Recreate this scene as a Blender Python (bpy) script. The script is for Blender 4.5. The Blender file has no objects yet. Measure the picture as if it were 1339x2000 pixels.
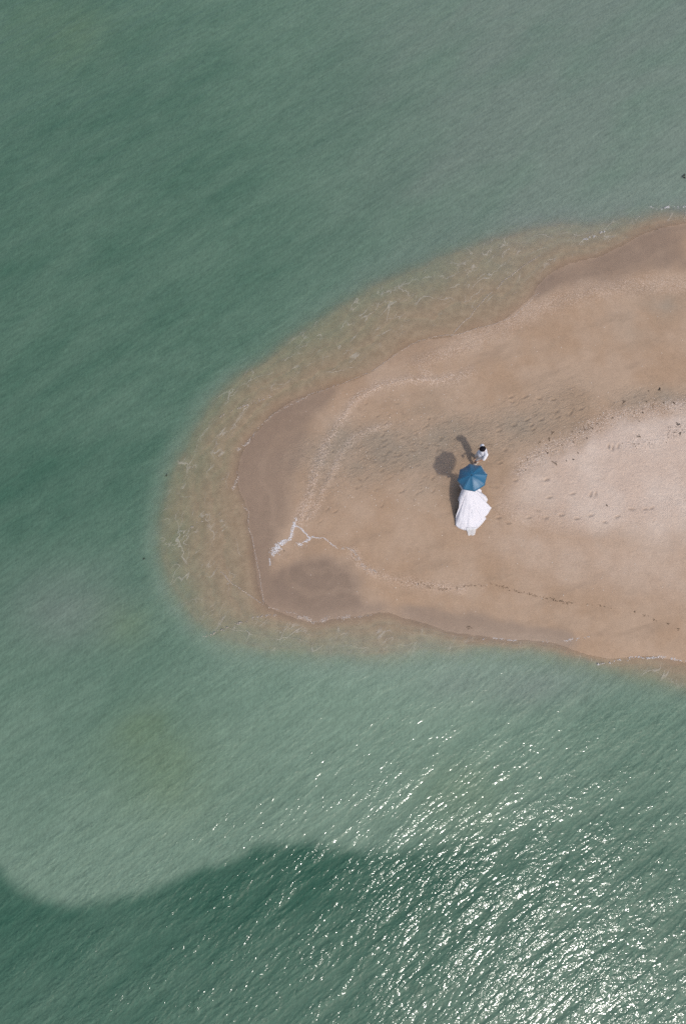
import bpy, bmesh, math, random
import numpy as np
from mathutils import Vector, Matrix, Quaternion

random.seed(7)
rng = np.random.default_rng(11)
scene = bpy.context.scene
C = scene.collection

# ------------------------------------------------------------------ camera, sky, sun, exposure
CAM_H = 28.0
TILT = math.radians(12.7)
FPX = 1333.0                       # focal length in photograph pixels (2000 high)
cd = bpy.data.cameras.new('camera')
cd.sensor_fit = 'VERTICAL'; cd.sensor_height = 36.0; cd.lens = FPX / 2000.0 * 36.0
cd.clip_start = 0.1; cd.clip_end = 5000
cam = bpy.data.objects.new('camera', cd); C.objects.link(cam)
cam.location = (0, 0, CAM_H); cam.rotation_euler = (TILT, 0, 0)
scene.camera = cam

SUN_DIR = Vector((0.777, -1.186, 1.95)).normalized()      # towards the sun
sun_el = math.asin(SUN_DIR.z)
sun_az = math.atan2(SUN_DIR.x, SUN_DIR.y)
world = bpy.data.worlds.new('World'); scene.world = world; world.use_nodes = True
wn = world.node_tree
sky = wn.nodes.new('ShaderNodeTexSky'); sky.sky_type = 'NISHITA'; sky.sun_disc = False
sky.sun_elevation = sun_el; sky.sun_rotation = sun_az
sky.air_density = 1.0; sky.dust_density = 2.5; sky.ozone_density = 1.0
bg = wn.nodes['Background']; bg.inputs['Strength'].default_value = 0.15
wn.links.new(sky.outputs[0], bg.inputs[0])
sl = bpy.data.lights.new('sun', 'SUN'); sl.energy = 2.0; sl.angle = math.radians(2.7); sl.color = (1.0, 0.95, 0.88)
so = bpy.data.objects.new('sun', sl); C.objects.link(so)
so.rotation_euler = (-SUN_DIR).to_track_quat('-Z', 'Y').to_euler(); so.location = (10, -15, 40)
vs = scene.view_settings
vs.view_transform = 'Standard'; vs.look = 'None'; vs.gamma = 1; vs.use_curve_mapping = False; vs.exposure = 0.22
scene.cycles.use_denoising = False
scene.cycles.max_bounces = 8; scene.cycles.transparent_max_bounces = 12
scene.cycles.caustics_reflective = False; scene.cycles.caustics_refractive = False

# ------------------------------------------------------------------ helpers
def G(px, py, z=0.0):
    """photograph pixel -> point at height z in the place"""
    dx = (px - 669.5) / FPX; dy = (1000 - py) / FPX
    d = (dx, math.sin(TILT) + dy * math.cos(TILT), -math.cos(TILT) + dy * math.sin(TILT))
    k = (CAM_H - z) / -d[2]
    return Vector((d[0] * k, d[1] * k, z))

def GL(pts):
    return np.array([G(a, b)[:2] for a, b in pts])

def smooth(a, b, x):
    t = np.clip((x - a) / (b - a), 0, 1)
    return t * t * (3 - 2 * t)

def seg_dist(X, Y, P, closed=False):
    n = len(P); D = np.full(X.shape, 1e9)
    for i in range(n if closed else n - 1):
        a = P[i]; b = P[(i + 1) % n]; ab = b - a
        L = max((ab * ab).sum(), 1e-9)
        t = np.clip(((X - a[0]) * ab[0] + (Y - a[1]) * ab[1]) / L, 0, 1)
        D = np.minimum(D, (X - a[0] - t * ab[0]) ** 2 + (Y - a[1] - t * ab[1]) ** 2)
    return np.sqrt(D)

def inside(X, Y, P):
    r = np.zeros(X.shape, bool); n = len(P); j = n - 1
    for i in range(n):
        xi, yi = P[i]; xj, yj = P[j]
        if yi != yj:
            c = ((yi > Y) != (yj > Y)) & (X < (xj - xi) * (Y - yi) / (yj - yi) + xi)
            r ^= c
        j = i
    return r

def sdf(X, Y, P):
    d = seg_dist(X, Y, P, True)
    return np.where(inside(X, Y, P), d, -d)

_tab = np.random.default_rng(5).random((256, 256))
def vnoise(x, y):
    xi = np.floor(x).astype(int); yi = np.floor(y).astype(int)
    fx = x - xi; fy = y - yi
    fx = fx * fx * (3 - 2 * fx); fy = fy * fy * (3 - 2 * fy)
    g = lambda a, b: _tab[a % 256, b % 256]
    return ((g(xi, yi) * (1 - fx) + g(xi + 1, yi) * fx) * (1 - fy)
            + (g(xi, yi + 1) * (1 - fx) + g(xi + 1, yi + 1) * fx) * fy) * 2 - 1

def fbm(x, y, o=4, seed=0.0):
    s = 0; a = 1.0; n = 0
    for i in range(o):
        s = s + a * vnoise(x + seed + i * 17.3, y - seed * 1.7 + i * 9.1); n += a
        x = x * 2.03; y = y * 2.03; a *= 0.5
    return s / n

def idw(X, Y, pts, rad=4.0):
    W = np.zeros(X.shape); S = np.zeros(X.shape)
    for a, b, v in pts:
        p = G(a, b)
        d2 = (X - p.x) ** 2 + (Y - p.y) ** 2
        w = np.exp(-d2 / (2 * rad * rad)) + 1e-3 / (1 + d2)
        W += w; S += w * v
    return S / W

def axis(segs):
    """rising coordinates: list of (start, stop, step) chained"""
    out = []
    for a, b, s in segs:
        n = max(1, int(round((b - a) / s)))
        out += [a + (b - a) * i / n for i in range(n)]
    out.append(segs[-1][1])
    return np.array(out)

def grid_mesh(name, xs, ys, Z):
    nx, ny = len(xs), len(ys)
    X, Y = np.meshgrid(xs, ys)
    co = np.empty((nx * ny, 3), np.float32)
    co[:, 0] = X.ravel(); co[:, 1] = Y.ravel(); co[:, 2] = Z.ravel()
    i = np.arange(nx - 1)[None, :] + (np.arange(ny - 1) * nx)[:, None]
    i = i.ravel()
    F = np.stack([i, i + 1, i + 1 + nx, i + nx], 1).astype(np.int32)
    me = bpy.data.meshes.new(name)
    me.vertices.add(nx * ny); me.vertices.foreach_set('co', co.ravel())
    me.loops.add(F.size); me.loops.foreach_set('vertex_index', F.ravel())
    me.polygons.add(len(F))
    me.polygons.foreach_set('loop_start', np.arange(0, F.size, 4, dtype=np.int32))
    me.polygons.foreach_set('use_smooth', np.ones(len(F), bool))
    me.update(calc_edges=True); me.validate()
    return me

def attr(me, name, arr):
    a = me.attributes.new(name, 'FLOAT', 'POINT')
    a.data.foreach_set('value', arr.astype(np.float32).ravel())

def link(name, me, mat=None, parent=None):
    o = bpy.data.objects.new(name, me); C.objects.link(o)
    if mat is not None and not me.materials: me.materials.append(mat)
    if parent: o.parent = parent
    return o

def tag(o, label=None, cat=None, group=None, kind=None):
    if label: o['label'] = label
    if cat: o['category'] = cat
    if group: o['group'] = group
    if kind: o['kind'] = kind
    return o

def empty(name, loc):
    o = bpy.data.objects.new(name, None); C.objects.link(o); o.location = loc
    o.empty_display_size = 0.2
    return o

def pydata(name, v, f, smooth_=True):
    me = bpy.data.meshes.new(name); me.from_pydata([tuple(p) for p in v], [], f); me.update()
    if smooth_: me.polygons.foreach_set('use_smooth', [True] * len(me.polygons))
    return me

# ------------------------------------------------------------------ node helper
class NT:
    def __init__(self, name):
        self.m = bpy.data.materials.new(name); self.m.use_nodes = True
        self.t = self.m.node_tree; self.t.nodes.clear()
        self.out = self.t.nodes.new('ShaderNodeOutputMaterial')
    def n(self, typ, **kw):
        nd = self.t.nodes.new('ShaderNode' + typ)
        for k, v in kw.items():
            setattr(nd, k, v)
        return nd
    def l(self, a, b): self.t.links.new(a, b)
    def set(self, sock, v):
        if isinstance(v, bpy.types.NodeSocket): self.l(v, sock)
        else: sock.default_value = v
    def math(self, op, a, b=None, c=None, clamp=False):
        nd = self.n('Math', operation=op, use_clamp=clamp)
        self.set(nd.inputs[0], a)
        if b is not None: self.set(nd.inputs[1], b)
        if c is not None: self.set(nd.inputs[2], c)
        return nd.outputs[0]
    def attr(self, name):
        return self.n('Attribute', attribute_name=name).outputs['Fac']
    def mix(self, f, a, b, mode='MIX'):
        nd = self.n('Mix', data_type='RGBA', blend_type=mode, clamp_factor=False)
        self.set(nd.inputs[0], f); self.set(nd.inputs[6], a); self.set(nd.inputs[7], b)
        return nd.outputs[2]
    def coord(self, rot=0.0, scale=(1, 1, 1)):
        tc = self.n('TexCoord'); v = tc.outputs['Object']
        m = self.n('Mapping', vector_type='TEXTURE'); self.l(v, m.inputs[0])
        m.inputs['Rotation'].default_value = (0, 0, rot)
        m.inputs['Scale'].default_value = scale
        return m.outputs[0]
    def noise(self, vec, scale, detail=2, rough=0.5, dist=0.0, typ='FBM'):
        nd = self.n('TexNoise'); nd.noise_type = typ
        self.l(vec, nd.inputs['Vector'])
        nd.inputs['Scale'].default_value = scale; nd.inputs['Detail'].default_value = detail
        nd.inputs['Roughness'].default_value = rough; nd.inputs['Distortion'].default_value = dist
        return nd.outputs[0]
    def ramp(self, f, a, b, lo=0.0, hi=1.0):
        nd = self.n('MapRange'); nd.interpolation_type = 'SMOOTHSTEP'
        self.set(nd.inputs[0], f); nd.inputs[1].default_value = a; nd.inputs[2].default_value = b
        nd.inputs[3].default_value = lo; nd.inputs[4].default_value = hi
        return nd.outputs[0]
    def bump(self, h, dist=1.0, strength=1.0, normal=None):
        nd = self.n('Bump'); nd.inputs['Strength'].default_value = strength; nd.inputs['Distance'].default_value = dist
        self.l(h, nd.inputs['Height'])
        if normal is not None: self.l(normal, nd.inputs['Normal'])
        return nd.outputs[0]

def simple(name, col, rough=0.8, spec=0.3, var=0.15, scale=30, bump=0.0, sheen=0.0, trans=0.0):
    t = NT(name); p = t.n('BsdfPrincipled')
    v = t.coord(); nz = t.noise(v, scale, 3)
    k = t.math('MULTIPLY_ADD', nz, 2 * var, 1 - var)
    c = t.mix(1.0, (*col, 1), (1, 1, 1, 1), 'MULTIPLY')
    cm = t.n('VectorMath', operation='SCALE'); t.l(c, cm.inputs[0]); t.l(k, cm.inputs['Scale'])
    t.l(cm.outputs[0], p.inputs['Base Color'])
    p.inputs['Roughness'].default_value = rough; p.inputs['Specular IOR Level'].default_value = spec
    if sheen: p.inputs['Sheen Weight'].default_value = sheen
    if bump: t.l(t.bump(nz, bump), p.inputs['Normal'])
    sh = p.outputs[0]
    if trans:
        tr = t.n('BsdfTransparent'); mx = t.n('MixShader'); mx.inputs[0].default_value = trans
        t.l(sh, mx.inputs[1]); t.l(tr.outputs[0], mx.inputs[2]); sh = mx.outputs[0]
    t.l(sh, t.out.inputs[0])
    return t.m

# ------------------------------------------------------------------ contours of the sand spit (ground plan)
A_PX = [(1339,412),(1290,415),(1240,428),(1180,437),(1110,440),(1040,450),(980,462),(900,492),(840,515),(770,545),
        (700,580),(640,620),(580,655),(520,700),(460,745),(420,790),(385,840),(352,890),(330,940),(320,1000),(318,1050),
        (325,1110),(345,1160),(375,1200),(420,1238),(470,1256),(520,1264),(600,1270),(700,1277),(780,1272),(860,1268),
        (950,1266),(1020,1268),(1080,1278),(1130,1292),(1180,1305),(1240,1315),(1339,1340)]
B_PX = [(1339,436),(1290,443),(1245,460),(1200,485),(1165,503),(1120,515),(1070,535),(1045,560),(1040,578),(1010,610),
        (990,622),(960,633),(935,640),(900,652),(870,656),(830,662),(800,673),(770,695),(735,720),(700,737),(650,755),
        (600,773),(560,790),(530,808),(508,830),(490,852),(478,872),(470,895),(465,925),(462,945),(470,965),(480,985),
        (486,1005),(484,1025),(490,1050),(497,1080),(502,1120),(512,1165),(520,1185),(545,1193),(580,1205),(610,1213),
        (640,1209),(680,1205),(715,1202),(745,1192),(800,1212),(860,1228),(945,1246),(1000,1248),(1060,1250),(1110,1266),
        (1150,1285),(1200,1287),(1280,1282),(1339,1290)]
D_PX = [(1339,788),(1290,800),(1250,808),(1200,815),(1170,830),(1140,850),(1100,868),(1060,880),(1035,900),(1000,915),
        (975,935),(960,965),(965,1005),(1000,1035),(1060,1060),(1120,1080),(1200,1098),(1270,1110),(1339,1120)]
def extend(P):
    a, b = P[0], P[-1]
    return np.vstack([P, [[b[0] + 40, b[1] - 4], [b[0] + 300, b[1] - 60], [a[0] + 300, a[1] + 60], [a[0] + 40, a[1] + 4]]])
def chaikin(P, n=2):
    for _ in range(n):
        a = P[:-1] * .75 + P[1:] * .25; b = P[:-1] * .25 + P[1:] * .75
        P = np.vstack([P[:1], np.stack([a, b], 1).reshape(-1, 2), P[-1:]])
    return P
A_P, B_P, D_P = extend(chaikin(GL(A_PX), 1)), extend(chaikin(GL(B_PX), 1)), extend(chaikin(GL(D_PX), 1))
WET_PX = [
 [(482,868),(505,835),(560,800),(610,785),(640,778),(610,840),(590,890),(578,940),(568,1000),(556,1045),(535,1085),(530,1130),(528,1180),(510,1130),(495,1060),(484,1000),(466,940)],
 [(545,1100),(590,1085),(640,1085),(685,1100),(705,1125),(708,1155),(715,1180),(735,1190),(690,1203),(620,1210),(560,1195),(522,1175),(522,1130)],
 [(1339,455),(1280,452),(1245,468),(1190,500),(1120,528),(1065,548),(1060,565),(1120,562),(1190,550),(1260,535),(1339,520)],
 [(800,1190),(860,1186),(920,1195),(960,1212),(1020,1225),(1110,1238),(1100,1248),(1000,1246),(900,1234),(830,1210)],
]
WET_P = [GL(p) for p in WET_PX]
GREY_PX = [(660,870,1.0,1.2),(740,870,1.0,1.3),(800,880,1.0,1.2),(860,860,1.0,1.0),(900,850,1.0,0.9),(830,800,.6,1.0),(1010,835,1.0,0.7),(1075,825,1.0,0.7),
           (700,920,.7,1.0),(830,960,.6,0.9),(1240,778,.9,0.5),(1300,775,1.0,0.5),(1290,600,.8,1.0),(1230,640,.5,1.0),(630,905,.7,0.4),(610,960,.6,.3),(1150,460,.3,.8)]
GRIT_PX = [  # (polyline, half width m, strength)
 ([(880,735),(860,745),(800,742),(740,755),(700,775),(680,800),(660,830),(640,865),(618,920),(602,975),(585,1018)], .22, .9),
 ([(760,830),(720,840),(690,855),(668,885),(645,930),(620,985),(600,1015)], .16, .7),
 ([(1339,560),(1250,556),(1150,568),(1090,588),(1040,605),(960,650),(870,690),(820,710)], .45, .55),
 ([(820,720),(845,745),(880,745),(920,725)], .25, .6),
 ([(1015,920),(1040,895),(1070,878),(1110,862),(1150,838),(1190,815),(1250,805),(1339,790)], .32, 1.0),
 ([(1225,870),(1260,865),(1339,838)], .3, .9),
 ([(690,1078),(705,1100),(725,1118),(760,1130),(830,1145),(900,1150)], .2, .7),
 ([(980,1000),(1080,1012),(1200,1008),(1339,985)], .5, .35),
]
GRIT_P = [(GL(p), w, s) for p, w, s in GRIT_PX]

# footprints: (px, py, heading deg, length)
FOOT = [(972,1012,10),(990,1022,-15),(1030,1012,8),(1046,998,-12),(1063,1013,15),(1093,1007,6),(1123,1014,0),(1150,1008,4),(1178,1021,-12),(1202,1010,22),
        (1230,996,-12),(1256,996,10),(1268,994,20),(996,777,20),(1023,777,30),(1051,780,-14),(1078,782,8),(998,786,-10),(1132,800,18),(1085,805,35),
        (1112,808,55),(1087,816,25),(1055,821,22),(1028,821,28),(1002,832,25),(973,843,20),(1036,832,40),(1040,840,30),(1004,940,10),(1070,973,12),
        (1065,938,25),(1115,966,15),(1150,967,70),(1160,966,80),(985,880,30),(975,905,20),(1185,873,80),(1193,876,80),(1203,873,75)]
FOOT = [(*G(a, b)[:2], math.radians(c), random.uniform(.24, .3), random.uniform(.09, .12), random.uniform(.024, .036)) for a, b, c in FOOT]
# short scuffs in the damp sand left of the couple
for _ in range(90):
    a = random.triangular(620, 905, 790); b = random.triangular(780, 1010, 880)
    if a + (b - 780) * 0.25 < 690 and random.random() < .6: continue
    if 880 < a and b > 930: continue
    g = G(a, b)
    FOOT.append((g.x, g.y, math.radians(random.gauss(22, 30)), random.uniform(.08, .30), random.uniform(.04, .11), random.uniform(.006, .030)))
for (a, b) in [(828,932),(820,942),(812,966),(788,958),(782,962),(805,876),(804,868),(782,890),(770,892),(752,890),(745,920),(760,935),(736,956),(715,934),(855,880),(845,960),(822,960),(640,995),(655,1000),(625,1020)]:
    g = G(a, b); FOOT.append((g.x, g.y, math.radians(random.gauss(28, 10)), random.uniform(.2, .36), random.uniform(.05, .08), random.uniform(.014, .024)))
for _ in range(60):   # dry sand pockmarks
    a = random.uniform(1000, 1339); b = random.uniform(900, 1060)
    g = G(a, b); FOOT.append((g.x, g.y, math.radians(random.gauss(30, 20)), random.uniform(.08, .2), random.uniform(.04, .07), random.uniform(.006, .014)))
for _ in range(26):   # churned sand around the pair
    a = random.uniform(870, 985); b = random.uniform(840, 1000)
    g = G(a, b); FOOT.append((g.x, g.y, math.radians(random.uniform(0, 180)), random.uniform(.2, .28), random.uniform(.08, .11), random.uniform(.008, .018)))

def height(X, Y, feet=True, full=True):
    """sand and seabed height above the water level"""
    wob = 0.16 * fbm(X * .9, Y * .9, 5, 3.0) if full else 0
    sB = sdf(X, Y, B_P) + wob
    sA = sdf(X, Y, A_P) + wob * 1.2
    dB = np.maximum(-sB, 0); dA = np.maximum(sA, 0)
    t = dB / (dB + dA + 1e-6)
    ripple = 0.26 * fbm(X * .55, Y * .55, 4, 8.0)
    lay = t * 3.2 + .8 * fbm(X * .45, Y * .45, 4, 14.)
    lay = lay - np.floor(lay)
    z_sw = -0.014 * lay ** 2 * smooth(.06, .25, t) - 0.004 - 0.075 * np.clip(t + ripple, 0, 1) ** 2.2
    out = np.maximum(-sA, 0)
    z_out = -0.079 - 0.26 * out - 0.13 * out ** 2
    z_out = np.maximum(z_out, -2.2 + 0.35 * fbm(X * .15, Y * .15, 3, 21.0))
    z_in = 0.10 * (1 - np.exp(-np.maximum(sB, 0) / 1.1)) + 0.006 * np.minimum(np.maximum(sB, 0), .3) / .3
    z = np.where(sB > 0, z_in, np.where(sA > 0, z_sw, z_out))
    if full:
        dry = smooth(-0.3, 0.8, sdf(X, Y, D_P))
        z = z + dry * (0.045 + 0.018 * fbm(X * 1.6, Y * 1.6, 4, 30.))
        flat = smooth(0, .8, sB)
        z = z + flat * 0.010 * fbm(X * .8, Y * .8, 3, 40.) + smooth(.2, 1.0, sB) * 0.0035 * fbm(X * 4, Y * 4, 3, 50.)
        z = z + flat * dry * 0.008 * np.abs(fbm(X * 5, Y * 5, 3, 60.))
        for P, w, s in GRIT_P[:2]:
            d = seg_dist(X, Y, P); z = z + 0.012 * s * np.exp(-(d / (w * .45)) ** 2)
    if feet:
        for fx, fy, a, L, W, dp in FOOT:
            m = (np.abs(X - fx) < L) & (np.abs(Y - fy) < L)
            if not m.any(): continue
            x = X[m] - fx; y = Y[m] - fy
            u = (x * math.cos(a) + y * math.sin(a)) / (L / 2); v = (-x * math.sin(a) + y * math.cos(a)) / (W / 2)
            r = np.sqrt(u * u + v * v)
            z[m] += -dp * 1.35 * np.exp(-r ** 4) + dp * .22 * np.exp(-((r - 1.5) / .4) ** 2)
    return z, sA, sB

def foot_mask(X, Y):
    m_ = np.zeros(X.shape)
    for fx, fy, a, L, W, dp in FOOT:
        ix = (xs > fx - L) & (xs < fx + L); iy = (ys > fy - L) & (ys < fy + L)
        if not (ix.any() and iy.any()): continue
        sl_ = np.ix_(iy, ix); x = X[sl_] - fx; y = Y[sl_] - fy
        u = (x * math.cos(a) + y * math.sin(a)) / (L / 2); v = (-x * math.sin(a) + y * math.cos(a)) / (W / 2)
        m_[sl_] = np.maximum(m_[sl_], min(1, dp / .026) * np.exp(-(u * u + v * v) ** 1.6))
    return m_

def ground_z(x, y):
    z, _, _ = height(np.array([x]), np.array([y]), feet=False)
    return float(z[0])

# ------------------------------------------------------------------ sand sheet (spit, shallows and seabed in one)
xs = axis([(-1500, -200, 260), (-200, -40, 20), (-40, -14, 2), (-14, -6, .16), (-6, 18, .042), (18, 26, .6), (26, 60, 4), (60, 300, 40), (300, 1500, 300)])
ys = axis([(-1500, -200, 260), (-200, -30, 20), (-30, -4, 1.5), (-4, .2, .14), (.2, 16.5, .042), (16.5, 23, .12), (23, 40, 1.5), (40, 200, 20), (200, 1500, 260)])
X, Y = np.meshgrid(xs, ys)
Z, sA, sB = height(X, Y)
beach_me = grid_mesh('beach', xs, ys, Z)
wet = np.zeros(X.shape)
wobs = 0.30 * fbm(X * .9, Y * .9, 4, 77.)
for P, soft in zip(WET_P, (.55, .50, .60, .40)):
    wet = np.maximum(wet, smooth(-soft * .8, soft, sdf(X, Y, P) + wobs + .55 * smooth(.9, .1, sB)))
wet = wet * smooth(-.45, .12, sB)
wet = wet + .25 * smooth(-.2, .5, sdf(X, Y, WET_P[1]) + wobs)
band = np.sin(sB * 7.5 + 4.5 * fbm(X * .6, Y * .6, 4, 23.))
wet = wet * (1 - .13 * smooth(.1, .9, band) * smooth(.25, .9, sB))
sD = sdf(X, Y, D_P)
upside = smooth(4.5, 7.5, Y - .12 * (X - 8)) * smooth(5.8, 7.6, X)
dry = smooth(-0.35, 3.0, sD + 0.55 * fbm(X * .7, Y * .7, 4, 91.)) * (1 - upside) + smooth(-0.25, .75, sD + 0.45 * fbm(X * 1.1, Y * 1.1, 5, 91.)) * upside
dry = dry * np.clip(.42 + .58 * smooth(5.6, 11.0, X), 0, 1)
dry = np.maximum(dry, .36 * smooth(-2.2, .4, sD + .6 * fbm(X * .5, Y * .5, 3, 95.)) * smooth(6.5, 4.5, Y))
grey = np.zeros(X.shape)
for a, b, v, r in GREY_PX:
    p = G(a, b)
    grey = np.maximum(grey, v * np.exp(-(((X - p.x) ** 2 + ((Y - p.y) * 1.3) ** 2) / (r * r))))
grey = np.clip(grey * (.85 + 1.0 * fbm(X * 1.1, Y * 1.1, 4, 12.)), 0, 1)
grit = np.zeros(X.shape)
for P, w, s in GRIT_P:
    d = seg_dist(X, Y, P) + .12 * fbm(X * 2.2, Y * 2.2, 3, 61.)
    grit = np.maximum(grit, s * np.exp(-(np.maximum(d, 0) / w) ** 2))
attr(beach_me, 'wet', wet); attr(beach_me, 'dry', dry * (sB > 0)); attr(beach_me, 'grey', grey)
CH = GL([(630,905),(700,885),(770,890),(850,870),(900,850),(980,845),(1040,825),(1110,800)])
churn = np.exp(-(seg_dist(X, Y, CH) / 1.35) ** 2)
CH2 = GL([(1200,785),(1270,775),(1339,770)])
churn = np.maximum(churn, .8 * np.exp(-(seg_dist(X, Y, CH2) / .55) ** 2))
attr(beach_me, 'churn', np.clip(churn * (1 + .8 * fbm(X * .9, Y * .9, 3, 17.)), 0, 1) * (1 - dry) * (sB > .3)); attr(beach_me, 'foot', foot_mask(X, Y)); attr(beach_me, 'grit', grit); attr(beach_me, 'under', smooth(0.10, -0.55, sB + .25 * fbm(X * 1.2, Y * 1.2, 4, 29.)))

def sand_material():
    t = NT('sand'); p = t.n('BsdfPrincipled')
    v = t.coord()
    wet, dry, grey, grit, under = (t.attr(k) for k in ('wet', 'dry', 'grey', 'grit', 'under'))
    big = t.noise(v, .45, 4, .55)
    vs_ = t.coord(math.radians(20), (3.2, .8, 1)); streak = t.noise(vs_, 1.0, 4, .6)
    mid = t.noise(v, 3.0, 4, .6)
    grain = t.noise(v, 26, 2, .7)
    grain2 = t.noise(v, 60, 1, .5)
    col = t.mix(t.ramp(big, .35, .65), (.322, .218, .142, 1), (.358, .256, .178, 1))
    col = t.mix(t.math('MULTIPLY', t.ramp(streak, .5, .72), .55), col, (.262, .186, .128, 1))
    dcol = t.mix(t.ramp(big, .3, .7), (.448, .342, .268, 1), (.495, .400, .326, 1))
    col = t.mix(t.math('MULTIPLY', grey, .8), col, (.262, .212, .158, 1))
    col = t.mix(dry, col, dcol)
    col = t.mix(t.math('MULTIPLY', wet, .85), col, (.210, .145, .098, 1))
    ucol = t.mix(t.ramp(mid, .3, .7), (.298, .220, .148, 1), (.366, .278, .192, 1))
    col = t.mix(under, col, ucol)
    col = t.mix(t.math('MULTIPLY', t.math('MULTIPLY', t.attr('foot'), .42), t.ramp(mid, .3, .65, .35, 1.0)), col, (.205, .155, .115, 1))     # damp sand turned up in the prints
    churn = t.attr('churn')
    cs = t.noise(t.coord(math.radians(24), (.42, .15, 1)), 1.0, 4, .65, .8)
    ck = t.math('MULTIPLY', t.ramp(cs, .52, .70), churn)
    col = t.mix(t.math('MULTIPLY', churn, .35), col, (.225, .180, .132, 1))
    col = t.mix(t.math('MULTIPLY', ck, .55), col, (.165, .128, .094, 1))
    # shell grit: pale and dark crumbs
    gl = t.math('MULTIPLY', grit, t.ramp(grain, .48, .66))
    col = t.mix(t.math('MULTIPLY', gl, .75), col, (.62, .50, .42, 1))
    gd = t.math('MULTIPLY', grit, t.ramp(grain2, .40, .27))
    col = t.mix(t.math('MULTIPLY', gd, .55), col, (.14, .10, .075, 1))
    g = t.math('MULTIPLY_ADD', grain, .55, .725)
    g = t.math('MULTIPLY', g, t.math('MULTIPLY_ADD', grain2, .45, .775))
    g = t.math('MULTIPLY', g, t.math('MULTIPLY_ADD', mid, .22, .89))
    g = t.math('ADD', g, t.math('MULTIPLY', t.math('MULTIPLY', under, .6), t.math('SUBTRACT', 1.0, g)))
    cm = t.n('VectorMath', operation='SCALE'); t.l(col, cm.inputs[0]); t.l(g, cm.inputs['Scale'])
    t.l(cm.outputs[0], p.inputs['Base Color'])
    t.l(t.math('MULTIPLY_ADD', wet, -.42, .9), p.inputs['Roughness'])
    t.l(t.math('MULTIPLY_ADD', wet, .30, .12), p.inputs['Specular IOR Level'])
    rough_h = t.math('MULTIPLY', t.math('MULTIPLY_ADD', grit, 1.4, t.math('MULTIPLY_ADD', dry, 1.1, .35)), t.math('SUBTRACT', 1.0, t.math('MULTIPLY', wet, .8)))
    h = t.math('MULTIPLY', t.noise(v, 9, 4, .65), rough_h)
    n0 = t.bump(t.math('MULTIPLY', cs, churn), -.05)
    n1 = t.bump(h, .022, 1.0, n0)
    vr = t.coord(math.radians(60), (.9, .09, 1)); rip = t.noise(vr, 1.0, 2, .5, .4)
    n2 = t.bump(t.math('MULTIPLY', rip, under), .006, 1.0, n1)
    t.l(n2, p.inputs['Normal'])
    t.l(p.outputs[0], t.out.inputs[0])
    return t.m
beach = link('beach', beach_me, sand_material())
tag(beach, 'tan sand spit curving into the green sea', 'beach', kind='structure')

# ------------------------------------------------------------------ sea surface
ABOVE = [(100,1000,.22),(0,900,.25),(0,1100,.2),(250,1000,.26),(60,600,.34),(60,100,.45),(250,300,.42),(500,100,.55),(700,250,.58),(300,700,.36),(500,500,.48),
         (900,100,.66),(1100,100,.75),(1300,60,.82),(1250,280,.82),(1100,330,.78),(900,380,.68),(1300,390,1.0),(1150,400,.9),(750,450,.62),(600,600,.52),(400,780,.36),  # top-right values also carry the oblique sky sheen as colour
         (150,1200,.62),(60,1300,.6),(300,1300,.62),(240,1210,.5),(450,1330,.85),(700,1350,1.1),(950,1330,1.2),(900,1400,1.1),(600,1320,1.0),(800,1310,1.15),(1150,1380,.90),(1300,1400,.80),(1250,1480,.72),
         (300,1500,.70),(60,1500,.70),(150,1600,.82),(150,1720,.98),(450,1640,.98),(300,1700,.95),(600,1480,.82),(800,1480,.80),(600,1600,.98),(900,1560,.72),(1100,1560,.60),(1250,1570,.5)]
BELOW = [(0,1720,.0),(40,1790,.12),(200,1800,.22),(420,1720,.08),(560,1670,.0),(640,1690,.0),(760,1690,.06),(250,1900,.24),(100,1950,.28),(500,1850,.30),(420,1960,.40),(750,1750,.28),
         (850,1675,.06),(700,1900,.45),(950,1720,.35),(950,1850,.48),(1150,1680,.45),(1300,1640,.42),(1100,1800,.48),(1250,1850,.55),(1300,1950,.6),(1000,1980,.55)]
EDGE = np.array([[-60, -2.0], *GL([(-260,1560),(-60,1660),(0,1692),(30,1724),(80,1750),(130,1763),(200,1762),(260,1747),(330,1720),(420,1689),(500,1659),(570,1642),(620,1646),(700,1660),(800,1655),(900,1640),(1050,1620),(1200,1600),(1339,1590)]), [40, -5.0]])
wx = axis([(-1500, -200, 130), (-200, -40, 16), (-40, -19, 1.5), (-19, 19, .10), (19, 40, 1.5), (40, 200, 16), (200, 1500, 130)])
wy = axis([(-1500, -200, 130), (-200, -30, 16), (-30, -14, 1.2), (-14, 35, .10), (35, 60, 2.0), (60, 200, 16), (200, 1500, 130)])
X, Y = np.meshgrid(wx, wy)
Zb, sA, sB = height(X, Y, feet=False)
depth = np.maximum(-Zb, 0)
ca, sa = math.cos(math.radians(36)), math.sin(math.radians(36))
U = X * ca + Y * sa; V = -X * sa + Y * ca
near = smooth(60, 25, np.hypot(X, Y - 8))
wave = (0.012 * fbm(U * .22, V * .75, 2, 5.) + 0.004 * fbm(U * .5 + .3 * V, V * 1.7, 2, 9.)) * smooth(.05, .8, depth) * near
wave = wave + 0.004 * fbm(U * 1.2, V * 2.6, 2, 19.) * smooth(.01, .25, depth) * near
sea_me = grid_mesh('sea', wx, wy, wave)
yb = np.interp(X, EDGE[:, 0], EDGE[:, 1])
s = Y - yb + .30 * fbm(X * .6, Y * .9, 5, 33.) + .12 * fbm(U * 1.5, V * 5, 3, 35.)
wdt = np.interp(X, [-14, -3, 0, 4, 12], [.45, .30, .35, .75, 2.0])
k = smooth(-1, 1, s / wdt)
turb_sheen = (idw(X, Y, BELOW, 1.9) * .9 - .05) * (1 - k) + idw(X, Y, ABOVE, 2.4) * k
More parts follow.
